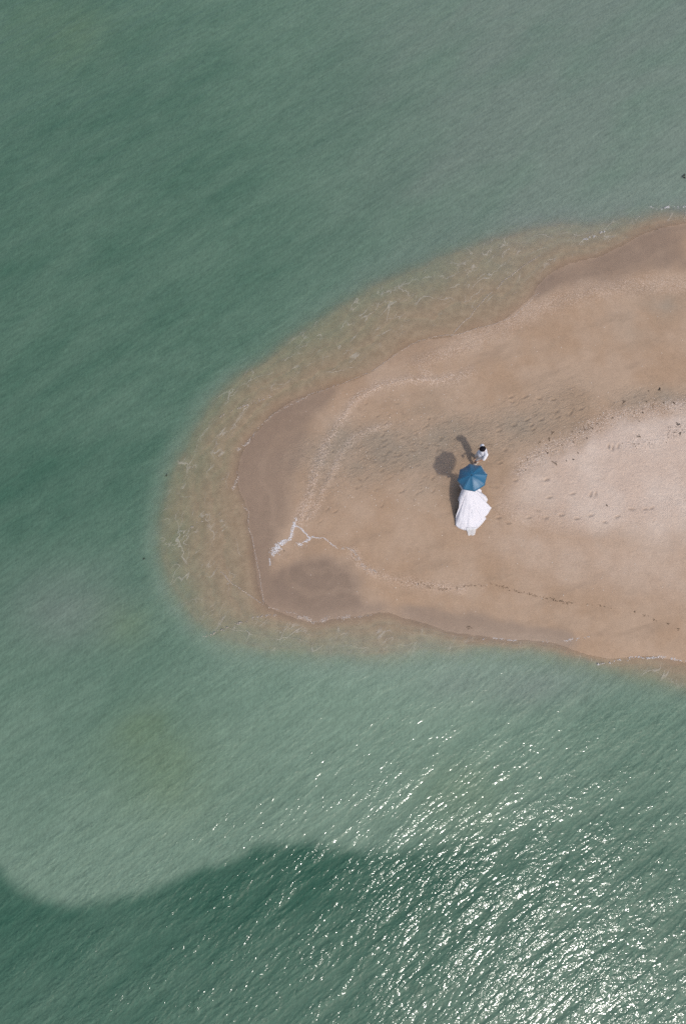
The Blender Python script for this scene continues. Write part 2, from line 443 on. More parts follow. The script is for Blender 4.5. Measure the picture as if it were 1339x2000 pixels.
turb_sheen = turb_sheen + .24 * np.exp(-((sA + .45) / .42) ** 2) * smooth(-2, -6, X) + .10 * np.exp(-((sA + .7) / .6) ** 2) * smooth(-6, -2, X)
turb_sheen = turb_sheen - .09 * smooth(9, 18, Y) + .13 * fbm(U * .12, V * .42, 4, 44.) + .10 * fbm(U * .35, V * 1.1, 4, 48.) + .09 * fbm(U * .9, V * 2.6, 3, 52.)  # finer streaks put soft swell shading into the water colour
attr(sea_me, 'wash', np.clip(-sB, 0, 9) / (np.clip(-sB, 0, 9) + np.clip(sA, 0, 9) + 1e-4)); attr(sea_me, 'depth', depth)
alg = sum(v * np.exp(-(((X - G(a, b).x) / r) ** 2 + ((Y - G(a, b).y) / (r * .8)) ** 2)) for a, b, v, r in ((320,1500,1.,2.2),(235,1215,.9,1.2),(900,1560,.7,1.6),(120,60,.6,2.5),(290,1420,.6,1.2)))
silt_sheen = smooth(9, 22, Y) * smooth(-6, 10, X) + .8 * np.exp(-(((X + 11.5) / 2.6) ** 2 + ((Y - 2.4) / 1.6) ** 2)) + .8 * np.exp(-(((X - 6.5) / 3.5) ** 2 + ((Y + .8) / .9) ** 2))  # top-right grey paints the oblique sky reflection; the oval spots are silt
attr(sea_me, 'silt_sheen', np.clip(silt_sheen * (1 + .6 * fbm(U * .3, V * .8, 4, 81.)), 0, 1)); attr(sea_me, 'algae', np.clip(alg * (1 + .7 * fbm(U * .5, V * .9, 4, 71.)), 0, 1)); attr(sea_me, 'turb_sheen', np.clip(turb_sheen, -.15, 1.3))
choppy = smooth(3.0, -7.5, Y + .22 * (10 - X))          # wind ruffles the open side
attr(sea_me, 'chop', choppy)

def sea_material():
    t = NT('sea_water')
    depth, turb_sheen, chop = t.attr('depth'), t.attr('turb_sheen'), t.attr('chop')
    ang = math.radians(36)
    # relief: wind wavelets lying along the crest direction
    n_a = t.noise(t.coord(ang, (.85, .34, 1)), 1.0, 2, .5, .5)
    n_b = t.noise(t.coord(ang + .22, (.36, .16, 1)), 1.0, 2, .5, .6)
    n_c = t.noise(t.coord(ang - .4, (.20, .10, 1)), 1.0, 1, .5, .4)
    patch = t.ramp(t.noise(t.coord(ang, (2.6, .75, 1)), 1.0, 3, .6), .34, .66, .38, 1.25)
    calm = t.math('MULTIPLY_ADD', chop, .60, .40)
    sh = t.ramp(depth, 0.0, .35, .22, 1.0)
    amp = t.math('MULTIPLY', t.math('MULTIPLY', patch, calm), sh)
    h = t.math('ADD', t.math('MULTIPLY', n_a, .030), t.math('MULTIPLY', n_b, .036))
    h = t.math('ADD', h, t.math('MULTIPLY', n_c, .018))
    h = t.math('MULTIPLY', h, amp)
    N = t.bump(h, 1.0)
    # light passes the shallow water and is lost in the murk of the deeper
    def T(kk):
        return t.math('POWER', math.e, t.math('MULTIPLY', depth, -kk))
    cmb = t.n('CombineColor'); t.l(T(5.0), cmb.inputs[0]); t.l(T(3.7), cmb.inputs[1]); t.l(T(5.6), cmb.inputs[2])
    Tc = cmb.outputs[0]
    murk = t.mix(t.math('ADD', turb_sheen, 0.0, clamp=False), (.034, .090, .058, 1), (.146, .212, .152, 1))
    murk = t.mix(t.math('MULTIPLY', t.attr('algae'), .36), murk, (.120, .165, .078, 1))
    murk = t.mix(t.math('MULTIPLY', t.attr('silt_sheen'), .5), murk, (.168, .186, .160, 1))
    fine = t.noise(t.coord(ang, (.62, .13, 1)), 1.0, 4, .72, .5)
    murk_s = t.n('VectorMath', operation='SCALE'); t.l(murk, murk_s.inputs[0])
    fine2 = t.noise(t.coord(ang + .95, (.24, .085, 1)), 1.0, 3, .7, .4)
    fsum = t.math('ADD', t.math('MULTIPLY_ADD', fine, .75, .625), t.math('MULTIPLY_ADD', fine2, .60, -.30))  # ripple shading and sky reflection painted into the murk colour
    t.l(fsum, murk_s.inputs['Scale'])
    inv = t.n('VectorMath', operation='SUBTRACT'); inv.inputs[0].default_value = (1, 1, 1); tc2 = t.n('VectorMath', operation='MULTIPLY'); t.l(Tc, tc2.inputs[0]); t.l(Tc, tc2.inputs[1]); t.l(tc2.outputs[0], inv.inputs[1])
    mc = t.n('VectorMath', operation='MULTIPLY'); t.l(murk_s.outputs[0], mc.inputs[0]); t.l(inv.outputs[0], mc.inputs[1])
    tr = t.n('BsdfTransparent'); t.l(Tc, tr.inputs[0])
    df = t.n('BsdfDiffuse'); t.l(mc.outputs[0], df.inputs[0]); t.l(N, df.inputs['Normal'])
    add = t.n('AddShader'); t.l(tr.outputs[0], add.inputs[0]); t.l(df.outputs[0], add.inputs[1])
    # pale streaks painting caustic and ripple light, plus wash lines, over the shallows
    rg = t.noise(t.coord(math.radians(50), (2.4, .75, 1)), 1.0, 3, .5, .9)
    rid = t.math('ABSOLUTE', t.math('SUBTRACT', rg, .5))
    wash_light = t.math('MULTIPLY', t.ramp(rid, .018, .0), t.ramp(depth, .16, .03, .0, .26))
    wash_light = t.math('MULTIPLY', wash_light, t.ramp(depth, .004, .02))
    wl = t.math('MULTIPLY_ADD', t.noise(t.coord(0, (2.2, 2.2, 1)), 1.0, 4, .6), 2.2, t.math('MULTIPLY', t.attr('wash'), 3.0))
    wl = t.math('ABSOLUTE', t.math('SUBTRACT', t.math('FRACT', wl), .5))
    wash_light = t.math('MAXIMUM', wash_light, t.math('MULTIPLY', t.ramp(wl, .035, .0), t.math('MULTIPLY', t.ramp(depth, .16, .06, .0, .24), t.ramp(depth, .004, .012))))
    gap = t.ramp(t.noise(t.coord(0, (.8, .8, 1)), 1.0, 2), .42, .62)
    wash_light = t.math('MULTIPLY', wash_light, gap)
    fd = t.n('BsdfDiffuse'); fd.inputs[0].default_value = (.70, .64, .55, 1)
    mf = t.n('MixShader'); t.l(wash_light, mf.inputs[0]); t.l(add.outputs[0], mf.inputs[1]); t.l(fd.outputs[0], mf.inputs[2])
    gl = t.n('BsdfGlossy'); gl.inputs['Roughness'].default_value = .115; t.l(N, gl.inputs['Normal'])
    fr = t.n('Fresnel'); fr.inputs[0].default_value = 1.333; t.l(N, fr.inputs['Normal'])
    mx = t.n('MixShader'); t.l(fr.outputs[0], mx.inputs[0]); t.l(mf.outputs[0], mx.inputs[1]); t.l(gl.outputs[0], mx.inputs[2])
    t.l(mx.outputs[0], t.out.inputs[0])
    return t.m
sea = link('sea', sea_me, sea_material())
tag(sea, 'murky green sea with wavelets around the sand spit', 'sea', kind='structure')
# ------------------------------------------------------------------ small scattered matter
_ico = bmesh.new(); bmesh.ops.create_icosphere(_ico, subdivisions=1, radius=1.0)
ICO_V = np.array([v.co[:] for v in _ico.verts]); ICO_F = [[v.index for v in f.verts] for f in _ico.faces]; _ico.free()

class Blobs:
    def __init__(self): self.v = []; self.f = []; self.n = 0
    def add(self, p, r, flat=.4, el=1.0, ang=0.0, rough=.25):
        V = ICO_V * (1 + rough * (rng.random((len(ICO_V), 1)) - .5) * 2)
        V = V * np.array([r * el, r, r * flat])
        c, s_ = math.cos(ang), math.sin(ang)
        V = np.stack([V[:, 0] * c - V[:, 1] * s_, V[:, 0] * s_ + V[:, 1] * c, V[:, 2]], 1) + np.array(p)
        self.v.append(V); self.f += [[i + self.n for i in f] for f in ICO_F]; self.n += len(V)
    def build(self, name, mat):
        return link(name, pydata(name, np.vstack(self.v), self.f), mat)

def resample(P, step):
    P = np.asarray(P); d = np.r_[0, np.cumsum(np.hypot(*np.diff(P, axis=0).T))]
    n = max(2, int(d[-1] / step)); tt = np.linspace(0, d[-1], n)
    return np.stack([np.interp(tt, d, P[:, 0]), np.interp(tt, d, P[:, 1])], 1)

def surf(xy):
    z, _, _ = height(xy[:, 0].copy(), xy[:, 1].copy(), feet=False)
    return np.maximum(z, 0.0)

M_foam = simple('foam', (.66, .62, .60), .9, .2, .08, 20, trans=.2)
M_film = simple('foam_film', (.58, .49, .42), .9, .2, .12, 20, trans=.40)

def foam(lines, label, mat, r=(.007, .019), step=.018, thin=0.0):
    """lines: (pixels, half width m, coverage)"""
    B = Blobs()
    for px, w, cov in lines:
        P = resample(GL(px), step)
        n = len(P)
        wob = np.stack([.05 * fbm(P[:, 0] * 3, P[:, 1] * 3, 3, 3.), .05 * fbm(P[:, 0] * 3, P[:, 1] * 3, 3, 13.)], 1)
        P = P + wob
        reps = max(1, int(round(w / .016)))
        pts = []
        for k_ in range(reps):
            off = rng.normal(0, w * .55, (n, 2)) if w > .012 else rng.normal(0, .004, (n, 2))
            Q = P + off
            lace = fbm(Q[:, 0] * 9, Q[:, 1] * 9, 3, 5. ) + .35 * fbm(Q[:, 0] * 2.5, Q[:, 1] * 2.5, 2, 7.)
            keep = (lace > (.30 - .75 * cov)) & (rng.random(n) < min(1, cov * 1.6))
            pts.append(Q[keep])
        Q = np.vstack(pts)
        if not len(Q): continue
        z = surf(Q)
        for (x, y), zz in zip(Q, z):
            rr = random.uniform(*r) * (1 if w > .03 else .8)
            B.add((x, y, zz + rr * .12), rr, .35, random.uniform(1, 1.8), random.uniform(0, 3.14))
    o = B.build('sea_foam', mat)
    return tag(o, label, 'foam', kind='stuff')

foam([([(577,1014),(574,1024),(571,1034),(569,1045),(567,1053)], .065, 1.0),
      ([(573,1028),(582,1030),(590,1035),(598,1044),(606,1053),(613,1049)], .035, .9),
      ([(567,1053),(555,1056),(549,1062)], .05, .75),
      ([(556,1062),(545,1066),(538,1071),(532,1082)], .15, .75),
      ([(531,1082),(527,1093),(529,1104)], .03, .6),
      ([(606,1054),(596,1060),(586,1066),(578,1063)], .06, .6),
      ([(612,1051),(630,1051),(640,1058),(650,1066),(660,1071)], .03, .55)],
     'thick white foam curl where two swash tongues meet at the spit tip', simple('thick_foam', (.68, .65, .64), .9, .2, .08, 20, trans=.12), (.006, .017), .013)
foam([([(664,1074),(676,1070),(688,1076),(697,1086),(703,1098),(712,1106),(722,1114),(735,1118)], .05, .5),
      ([(690,1085),(700,1100),(714,1115)], .16, .22)],
     'thin pale foam line along the upper rim of the dark wet sand', M_film)
foam([([(455,955),(460,946),(464,934),(466,922)], .06, .6), ([(463,880),(470,874),(480,868),(488,858)], .06, .6),
      ([(488,856),(508,832),(530,812),(560,794),(600,776)], .03, .45)],
     'white foam dabs along the rounded west edge of the sand', M_film)
foam([([(583,1204),(596,1206),(604,1209),(614,1214)], .075, .62), ([(625,1215),(640,1209),(660,1208),(685,1204)], .08, .5),
      ([(520,1186),(545,1190),(580,1200)], .03, .4), ([(690,1206),(715,1203),(735,1196),(742,1188)], .04, .3)],
     'broken white foam along the lower edge of the dark wet sand', M_film)
foam([([(1050,574),(1042,580),(1030,594),(1015,606),(1004,618),(990,623),(960,634),(935,641),(915,646),(900,652),(870,655),(835,661)], .018, 1.0),
      ([(835,661),(800,673),(770,694),(735,719),(700,737),(650,755),(600,773)], .016, .8)],
     'thin white swash line along the upper shore of the spit', M_film, (.008, .016), .014)
foam([([(1268,404),(1280,408)], .04, .5), ([(1288,408),(1298,406),(1306,403)], .06, .7), ([(1315,405),(1339,401)], .05, .5),
      ([(1245,424),(1252,422)], .03, .5), ([(1130,468),(1150,464),(1170,457),(1182,450)], .06, .35)],
     'small breaking wavelets on the upper right shore', M_foam)
foam([([(942,1247),(960,1245),(985,1249),(1005,1250)], .03, .5), ([(1060,1252),(1100,1250),(1148,1244)], .05, .28),
      ([(1165,1298),(1200,1289),(1240,1284),(1280,1283),(1320,1288),(1339,1291)], .05, .45)],
     'line of foam and glints on the lower right shore', M_foam)  # white crumbs stand for sun glints here as well as foam
foam([([(430,1118),(455,1140),(490,1165),(514,1181)], .012, .9), ([(483,1030),(492,1048),(500,1090),(510,1140),(515,1178)], .012, .9),
      ([(400,1245),(450,1222),(500,1205),(545,1200)], .05, .3), ([(880,655),(915,620),(950,580),(985,548),(1020,520),(1060,495)], .014, .7),
      ([(430,812),(470,795),(500,785),(540,770)], .06, .2), ([(370,1030),(400,1018)], .06, .35), ([(470,985),(486,1000),(483,1022)], .02, .8)],
     'faint crossing foam lines on the shallow water around the tip', M_film, (.010, .02), .018)
# glittering spray lines on the water
# ---- shell crumbs
B = Blobs()
for _ in range(620):
    a = random.uniform(560, 1339); b = random.uniform(600, 1200)
    if random.random() < .45: a, b = random.uniform(640, 900), random.uniform(760, 1000)
    p = G(a, b)
    z_, _, sb = height(np.array([p.x]), np.array([p.y]), feet=False)
    if sb[0] < .35: continue
    B.add((p.x, p.y, z_[0] + .003), random.choice([.008, .010, .012, .016]), .6, random.uniform(1, 1.6), random.uniform(0, 3))
for P, w, s_ in GRIT_P[4:6]:
    Q = resample(P, .03); Q = np.repeat(Q, 2, 0) + rng.normal(0, w * .75, (len(Q) * 2, 2)); Q = Q[Q[:, 0] < 19]
    zq = surf(Q)
    for (x, y), zz in zip(Q, zq): B.add((x, y, zz + .004), random.uniform(.005, .015), .6, random.uniform(1, 1.8), random.uniform(0, 3))
o = B.build('shell_fragments', simple('shell', (.66, .58, .50), .6, .4, .25, 60))
tag(o, 'scattered pale shell crumbs on the sand', 'shells', kind='stuff')

# ---- strands of weed and twigs
def strand(V, F, p, ang, L, r, curl=.8, lift=.01):
    """one tapering curved strip with a raised middle"""
    n = 5; x, y, z = p; b0 = len(V)
    for i in range(n):
        tt = i / (n - 1); w = r * (1 - .75 * abs(tt - .4) ** 1.3)
        nx, ny = -math.sin(ang), math.cos(ang)
        h = z + lift * math.sin(tt * 3.1) + .002
        V += [(x + nx * w, y + ny * w, h), (x, y, h + r * 1.1), (x - nx * w, y - ny * w, h)]
        x += math.cos(ang) * L / (n - 1); y += math.sin(ang) * L / (n - 1); ang += random.uniform(-curl, curl)
    for i in range(n - 1):
        a = b0 + i * 3; c = a + 3
        F += [(a, a + 1, c + 1, c), (a + 1, a + 2, c + 2, c + 1), (a + 2, a, c, c + 2)]

M_weed = simple('dry_seaweed', (.030, .024, .018), .7, .3, .4, 60)
M_weed2 = simple('brown_weed', (.085, .058, .036), .8, .2, .3, 60)
M_twig = simple('driftwood', (.055, .038, .026), .85, .2, .3, 60)
# wrack line of fine dark weed
V, F = [], []
W_PX = [(775,1135),(800,1138),(830,1143),(850,1148),(870,1150),(900,1147),(925,1144),(945,1143),(970,1146),(1000,1153),(1040,1163),(1080,1172),(1120,1180),(1160,1183),(1200,1188)]
P = resample(GL(W_PX), .022)
P = P + np.stack([.05 * fbm(P[:, 0] * 2, P[:, 1] * 2, 3, 3.), .06 * fbm(P[:, 0] * 2.6, P[:, 1] * 2, 3, 13.)], 1)
dens = .5 + .9 * fbm(P[:, 0] * 2.2, P[:, 1], 3, 66.)
tail = np.interp(np.linspace(0, 1, len(P)), [0, .08, .2, .8, 1], [.15, .5, 1, .9, .25])
Q = P + rng.normal(0, .022, P.shape); zq = surf(Q)
for i in range(len(Q)):
    if random.random() < dens[i] * tail[i] * .9:
        strand(V, F, (*Q[i], zq[i]), random.gauss(-.3, .8), random.uniform(.03, .09), random.uniform(.004, .008))
for a, b in [(1235,1195),(1255,1203),(1275,1210),(1300,1218),(1320,1228),(915,1226),(912,1224)]:
    g = G(a, b)
    for _ in range(5): strand(V, F, (g.x + random.gauss(0, .05), g.y + random.gauss(0, .03), ground_z(g.x, g.y)), random.gauss(-.3, .5), .06, .006)
o = link('wrack_line', pydata('wrack_line', V, F), M_weed2)
tag(o, 'thin dark line of dried weed along the lower beach', 'seaweed', kind='stuff')

V, F = [], []
for P, w, s_ in GRIT_P[4:6]:
    Q = resample(P, .05); Q = Q[(Q[:, 0] < 18)]; Q = np.repeat(Q, 2, 0) + rng.normal(0, w * .55, (len(Q) * 2, 2)); zq = surf(Q)
    dq = fbm(Q[:, 0] * 1.7, Q[:, 1] * 1.7, 3, 15.)
    for i in range(len(Q)):
        if random.random() < .40 + .7 * dq[i]: strand(V, F, (*Q[i], zq[i]), random.uniform(0, 6.3), random.uniform(.02, .07), random.uniform(.004, .009))
o = link('weed_crumbs', pydata('weed_crumbs', V, F), M_weed2)
tag(o, 'fine dark weed crumbs along the ragged edge of the dry sand', 'seaweed', kind='stuff')

def scrap_mesh(n, size, seed):
    random.seed(seed); V, F = [], []
    for _ in range(n):
        strand(V, F, (random.gauss(0, size * .12), random.gauss(0, size * .12), 0), random.uniform(0, 6.3), size * random.uniform(.25, .7), size * random.uniform(.05, .16), 1.3, size * .12)
    return pydata('scrap', V, F)
def twig_mesh(L, seed):
    random.seed(seed); V, F = [], []
    strand(V, F, (-L / 2, 0, 0), random.uniform(-.2, .2), L, L * .045, .35, L * .05)
    strand(V, F, (0, 0, 0), .9, L * .35, L * .03, .4, L * .08)
    strand(V, F, (L * .15, 0, 0), -.8, L * .25, L * .03, .4, L * .06)
    return pydata('twig', V, F)
scraps = [scrap_mesh(5, .12, 100 + i) for i in range(5)]
twigs = [twig_mesh(.26, 200 + i) for i in range(3)]
random.seed(99)
def put(name, me, mat, px, py, rz, sc, label, cat, group=None, z=None):
    g = G(px, py, .1 if z is None else z)
    o = link(name, me, mat); o.location = (g.x, g.y, (ground_z(g.x, g.y) if z is None else z) + .001)
    o.rotation_euler = (0, 0, rz); o.scale = (sc, sc, sc)
    return tag(o, label, cat, group)
GR = 'seaweed scraps along the dry sand'
lab_edge = 'small dark seaweed scrap on ragged edge of dry sand'
lab_damp = 'small dark seaweed scrap on grey damp patch'
ORD = ['first', 'second', 'third', 'fourth', 'fifth', 'sixth', 'seventh', 'eighth', 'ninth', 'tenth', 'eleventh', 'twelfth', 'thirteenth']
PLACES = [(1265,764,0),(1274,793,0),(1261,785,0),(1294,787,0),(1315,787,0),
        (1195,817,1),(1179,815,1),(1165,828,1),(1155,837,1),(1141,840,1),(1145,856,1),(1118,864,1),(1253,806,1),(1246,824,1),
        (1104,901,1),(1118,898,1),(1127,885,1),(1067,885,1)]
for i, (a, b, l) in enumerate(PLACES):
    rank = sorted(q[:2] for q in PLACES if q[2] == l).index((a, b))
    put('seaweed_scrap', scraps[i % 5], M_weed, a, b, random.uniform(0, 6), random.uniform(.45, .9), (lab_damp, lab_edge)[l] + ', ' + ORD[rank] + ' from the left', 'seaweed', (GR + ' by the grey patch', GR)[l])
put('seaweed_scrap', scraps[0], M_weed, 1286, 760, 1.0, 1.2, 'lone dark seaweed scrap topmost on the damp sand near the right edge', 'seaweed')
put('seaweed_scrap', scraps[1], M_weed, 1245, 854, .2, 1.4, 'black seaweed scrap alone on the pale dry sand', 'seaweed')
put('seaweed_scrap', scraps[2], M_weed, 1322, 829, 1.5, 1.3, 'larger black seaweed clump near the right edge of the dry sand', 'seaweed')
put('seaweed_scrap', scraps[3], M_weed, 1325, 847, 1.2, 1.3, 'black seaweed scrap just below the larger clump at the right edge', 'seaweed')
put('seaweed_scrap', scraps[4], M_weed, 1183, 988, 0, .8, 'tiny dark scrap above the footprint trail on the dry sand', 'seaweed')
put('seaweed_scrap', scraps[1], M_weed, 1054, 864, .6, .8, 'tiny dark scrap left of the forked twig', 'seaweed')
put('driftwood_twig', twigs[0], M_twig, 1216, 785, 1.0, 1.0, 'straight dark twig on damp sand left of the grey patch', 'twig')
put('driftwood_twig', twigs[1], M_twig, 1077, 845, 1.2, .8, 'short forked dark twig on the grey damp sand right of the pair', 'twig')
put('driftwood_twig', twigs[2], M_twig, 1072, 858, 1.45, .8, 'thin upright twig just below the forked twig', 'twig')
put('driftwood_twig', twigs[0], M_twig, 1082, 904, -.4, 1.1, 'crooked dark twig at the left end of the rough shell band', 'twig')
put('driftwood_twig', twigs[1], simple('red_brown_mark', (.10, .035, .02), .8, .2), 890, 997, 1.3, 1.0, 'small reddish brown mark at the left edge of the white dress', 'twig')  # unidentified mark beside the dress, built from a twig mesh
put('seaweed_clump', scraps[2], M_weed, 1335, 345, .4, 1.7, 'dark weed clump floating at the upper right edge of the sea', 'seaweed', z=.03)
put('seaweed_clump', scraps[3], M_weed, 281, 1091, .9, .9, 'dark speck of weed floating left of the spit tip', 'seaweed', z=.02)
put('seaweed_clump', scraps[0], M_weed, 325, 928, .9, .8, 'dark speck of weed floating at the upper left rim of the shallows', 'seaweed', z=.02)
put('seaweed_clump', scraps[4], M_weed, 555, 1076, .9, .5, 'tiny black scrap on wet sand beneath the foam curl', 'seaweed')

# ------------------------------------------------------------------ figures
def capsule(bm, a, b, ra, rb, seg=12):
    a = Vector(a); b = Vector(b); d = b - a; L = max(d.length, 1e-4)
    q = Vector((0, 0, 1)).rotation_difference(d.normalized()) if d.length > 1e-5 else Quaternion()
    r = bmesh.ops.create_cone(bm, cap_ends=True, segments=seg, radius1=ra, radius2=rb, depth=L)
    bmesh.ops.transform(bm, matrix=Matrix.Translation((a + b) / 2) @ q.to_matrix().to_4x4(), verts=r['verts'])
    for p, rr in ((a, ra), (b, rb)):
        r = bmesh.ops.create_uvsphere(bm, u_segments=seg, v_segments=8, radius=rr * 1.002)
        bmesh.ops.translate(bm, vec=p, verts=r['verts'])
def ellipsoid(bm, c, rad, rot=None, seg=16):
    r = bmesh.ops.create_uvsphere(bm, u_segments=seg, v_segments=10, radius=1.0)
    M = Matrix.Translation(Vector(c)) @ (rot.to_4x4() if rot else Matrix()) @ Matrix.Diagonal((*rad, 1))
    bmesh.ops.transform(bm, matrix=M, verts=r['verts'])
def fuse(name, bm, voxel=.012, it=4):
    """melt overlapping volumes into one continuous skin"""
    me = bpy.data.meshes.new(name + '_raw'); bm.to_mesh(me); bm.free()
    o = bpy.data.objects.new(name + '_raw', me); C.objects.link(o)
    m = o.modifiers.new('r', 'REMESH'); m.mode = 'VOXEL'; m.voxel_size = voxel
    s_ = o.modifiers.new('s', 'SMOOTH'); s_.iterations = it; s_.factor = .5
    dg = bpy.context.evaluated_depsgraph_get()
    out = bpy.data.meshes.new_from_object(o.evaluated_get(dg))
    bpy.data.objects.remove(o); bpy.data.meshes.remove(me)
    out.name = name
    out.polygons.foreach_set('use_smooth', [True] * len(out.polygons))
    return out

def hand(bm, wrist, palm_dir, side_dir, curl=.6, s=1.0):
    """palm, four curled fingers and a thumb from the side of the palm"""
    w = Vector(wrist); d = Vector(palm_dir).normalized(); sd = Vector(side_dir); sd = (sd - d * sd.dot(d)).normalized(); nrm = d.cross(sd)
    for k_ in (-1, -.33, .33, 1):
        capsule(bm, w + sd * .012 * k_, w + d * .085 * s + sd * .030 * k_ * s, .016, .013, 8)
    for k_, L in ((-1, .062), (-.33, .075), (.33, .082), (1, .070)):
        p = w + d * .088 * s + sd * .030 * k_ * s; dd = d.copy()
        for j, fr in enumerate((.45, .32, .23)):
            dd = (dd * math.cos(curl) + nrm * math.sin(curl)).normalized()
            q = p + dd * L * fr * s; capsule(bm, p, q, .0095 - .001 * j, .0088 - .001 * j, 8); p = q
    p = w + d * .03 * s + sd * .028 * s
    q = p + (d * .6 + sd * .8).normalized() * .04 * s; capsule(bm, p, q, .012, .010, 8)
    capsule(bm, q, q + (d * .8 + sd * .25 + nrm * .5).normalized() * .032 * s, .010, .008, 8)

def head(bm, c, f, r=1.0, up=Vector((0, 0, 1))):
    """skull, jaw, nose, ears; f = facing"""
    c = Vector(c); f = Vector(f).normalized(); sd = up.cross(f).normalized(); u = f.cross(sd)
    R = Matrix((f, sd, u)).transposed()
    ellipsoid(bm, c + u * .02 * r, (.098 * r, .078 * r, .105 * r), R)
    ellipsoid(bm, c + f * .022 * r - u * .055 * r, (.070 * r, .058 * r, .068 * r), R)
    ellipsoid(bm, c + f * .095 * r - u * .015 * r, (.018 * r, .012 * r, .024 * r), R, 8)
    ellipsoid(bm, c + f * .086 * r + u * .03 * r, (.012, .05 * r, .010), R, 8)
    ellipsoid(bm, c + f * .085 * r - u * .062 * r, (.010, .024 * r, .008), R, 8)
    for k_ in (-1, 1):
        ellipsoid(bm, c + sd * .079 * k_ * r - u * .005 * r - f * .005, (.018 * r, .010, .030 * r), R, 8)
    return R

def face_parts(root, c, f, r, base, M_eye, M_lip):
    c = Vector(c); f = Vector(f).normalized(); up = Vector((0, 0, 1)); sd = up.cross(f).normalized(); u = f.cross(sd)
    R = Matrix((f, sd, u)).transposed()
    for k_ in (-1, 1):
        bm = bmesh.new(); ellipsoid(bm, c + f * .082 * r + sd * .031 * k_ * r + u * .012 * r - base, (.009, .013, .008), R, 8)
        me = bpy.data.meshes.new('eye'); bm.to_mesh(me); bm.free(); link('eye', me, M_eye, root)
    bm = bmesh.new(); ellipsoid(bm, c + f * .088 * r - u * .062 * r - base, (.009, .022, .007), R, 8)
    me = bpy.data.meshes.new('mouth'); bm.to_mesh(me); bm.free(); link('mouth', me, M_lip, root)

M_skin = simple('skin_tan', (.36, .20, .13), .55, .35, .08, 20)
M_skin2 = simple('skin_light', (.52, .32, .23), .5, .35, .06, 20)
M_hair = simple('black_hair', (.006, .005, .008), .7, .12, .3, 120, .002)
M_shirt = simple('white_cotton', (.66, .65, .68), .85, .2, .04, 40)
M_trous = simple('pale_linen', (.56, .50, .45), .9, .2, .08, 60)
M_eye = simple('eye_dark', (.02, .015, .012), .2, .5, .1)
M_lip = simple('lip', (.40, .16, .13), .5, .4, .1)

# ---- person in white shirt (upright, head bowed, seen from above)
gz = ground_z(5.6, 8.45)
base = Vector((5.60, 8.45, gz))
me_ = empty('person', base)
tag(me_, 'dark-haired person in white shirt and pale trousers standing above the blue umbrella', 'person')
F_ = Vector((-.93, -.36, 0)).normalized(); S_ = Vector((0, 0, 1)).cross(F_)          # facing, left side
def Lc(f, s, z): return F_ * (f - .08 * z) + S_ * (s - .03 * z) + Vector((0, 0, z))
hip = {1: Lc(.0, .10, .90), -1: Lc(.0, -.10, .90)}
knee = {1: Lc(.10, .11, .50), -1: Lc(.00, -.11, .49)}
ank = {1: Lc(.10, .12, .08), -1: Lc(-.14, -.11, .10)}
shl = {1: Lc(-.05, .205, 1.39), -1: Lc(-.05, -.205, 1.39)}
elb = {1: Lc(.02, .28, 1.11), -1: Lc(-.12, -.27, 1.10)}
wri = {1: Lc(.22, .24, .98), -1: Lc(-.12, -.28, .84)}
hc = Lc(.075, -.02, 1.585)
hf = (F_ * .9 + Vector((0, 0, -.42))).normalized()
bm = bmesh.new()
ellipsoid(bm, Lc(-.02, 0, .95), (.13, .16, .13), None); ellipsoid(bm, Lc(-.04, 0, 1.22), (.12, .16, .22), None)
capsule(bm, Lc(-.045, 0, 1.38), Lc(.02, 0, 1.50), .062, .055)
for k_ in (1, -1):
    capsule(bm, hip[k_], knee[k_], .085, .058); capsule(bm, knee[k_], ank[k_], .056, .038)
    capsule(bm, ank[k_] - Vector((0, 0, .04)) - F_ * .04, ank[k_] + F_ * .13 - Vector((0, 0, .055)), .034, .022)
    capsule(bm, Lc(-.045, .08 * k_, 1.38), shl[k_], .07, .062); capsule(bm, shl[k_], elb[k_], .052, .040); capsule(bm, elb[k_], wri[k_], .040, .027)
    hand(bm, wri[k_], wri[k_] - elb[k_], F_ if k_ > 0 else F_, .55)
head(bm, hc, hf)
link('body', fuse('body', bm, .009, 3), M_skin, me_)
bm = bmesh.new()
rt = Matrix.Rotation(math.atan2(F_.y, F_.x), 3, 'Z')
ellipsoid(bm, Lc(-.04, 0, 1.24), (.150, .205, .20), rt); ellipsoid(bm, Lc(-.03, 0, 1.02), (.158, .20, .15), rt)
ellipsoid(bm, Lc(-.055, 0, 1.37), (.105, .19, .065), rt)
for k_ in (1, -1):
    capsule(bm, Lc(-.05, .10 * k_, 1.385), shl[k_] + Vector((0, 0, .005)), .078, .078)
    capsule(bm, shl[k_], elb[k_] + (elb[k_] - shl[k_]) * -.08, .078, .074)
    capsule(bm, Lc(-.10, .08 * k_, 1.30), Lc(-.10, .09 * k_, .92), .075, .085)
sh_me = fuse('shirt', bm, .012, 3)
for v in sh_me.vertices:       # creases
    c_ = v.co; w = math.sin(c_.z * 42 + 3 * math.sin(c_.x * 16) + 2 * math.sin(c_.y * 19)) * .003 + math.sin(c_.x * 55 + c_.y * 30) * .002
    v.co = c_ + v.normal * w
link('shirt', sh_me, M_shirt, me_)
bm = bmesh.new()
for k_ in (-1, 1):
    capsule(bm, Lc(.035, .015 * k_, 1.445), Lc(-.09, .055 * k_, 1.44), .018, .018, 8)
link('collar', fuse('collar', bm, .008, 2), M_shirt, me_)
bm = bmesh.new()
ellipsoid(bm, Lc(-.02, 0, .93), (.145, .18, .12), rt)
for k_ in (1, -1):
    capsule(bm, hip[k_], knee[k_], .105, .082); capsule(bm, knee[k_], ank[k_] + Vector((0, 0, .03)), .080, .066)
link('trousers', fuse('trousers', bm, .012, 3), M_trous, me_)
bm = bmesh.new()
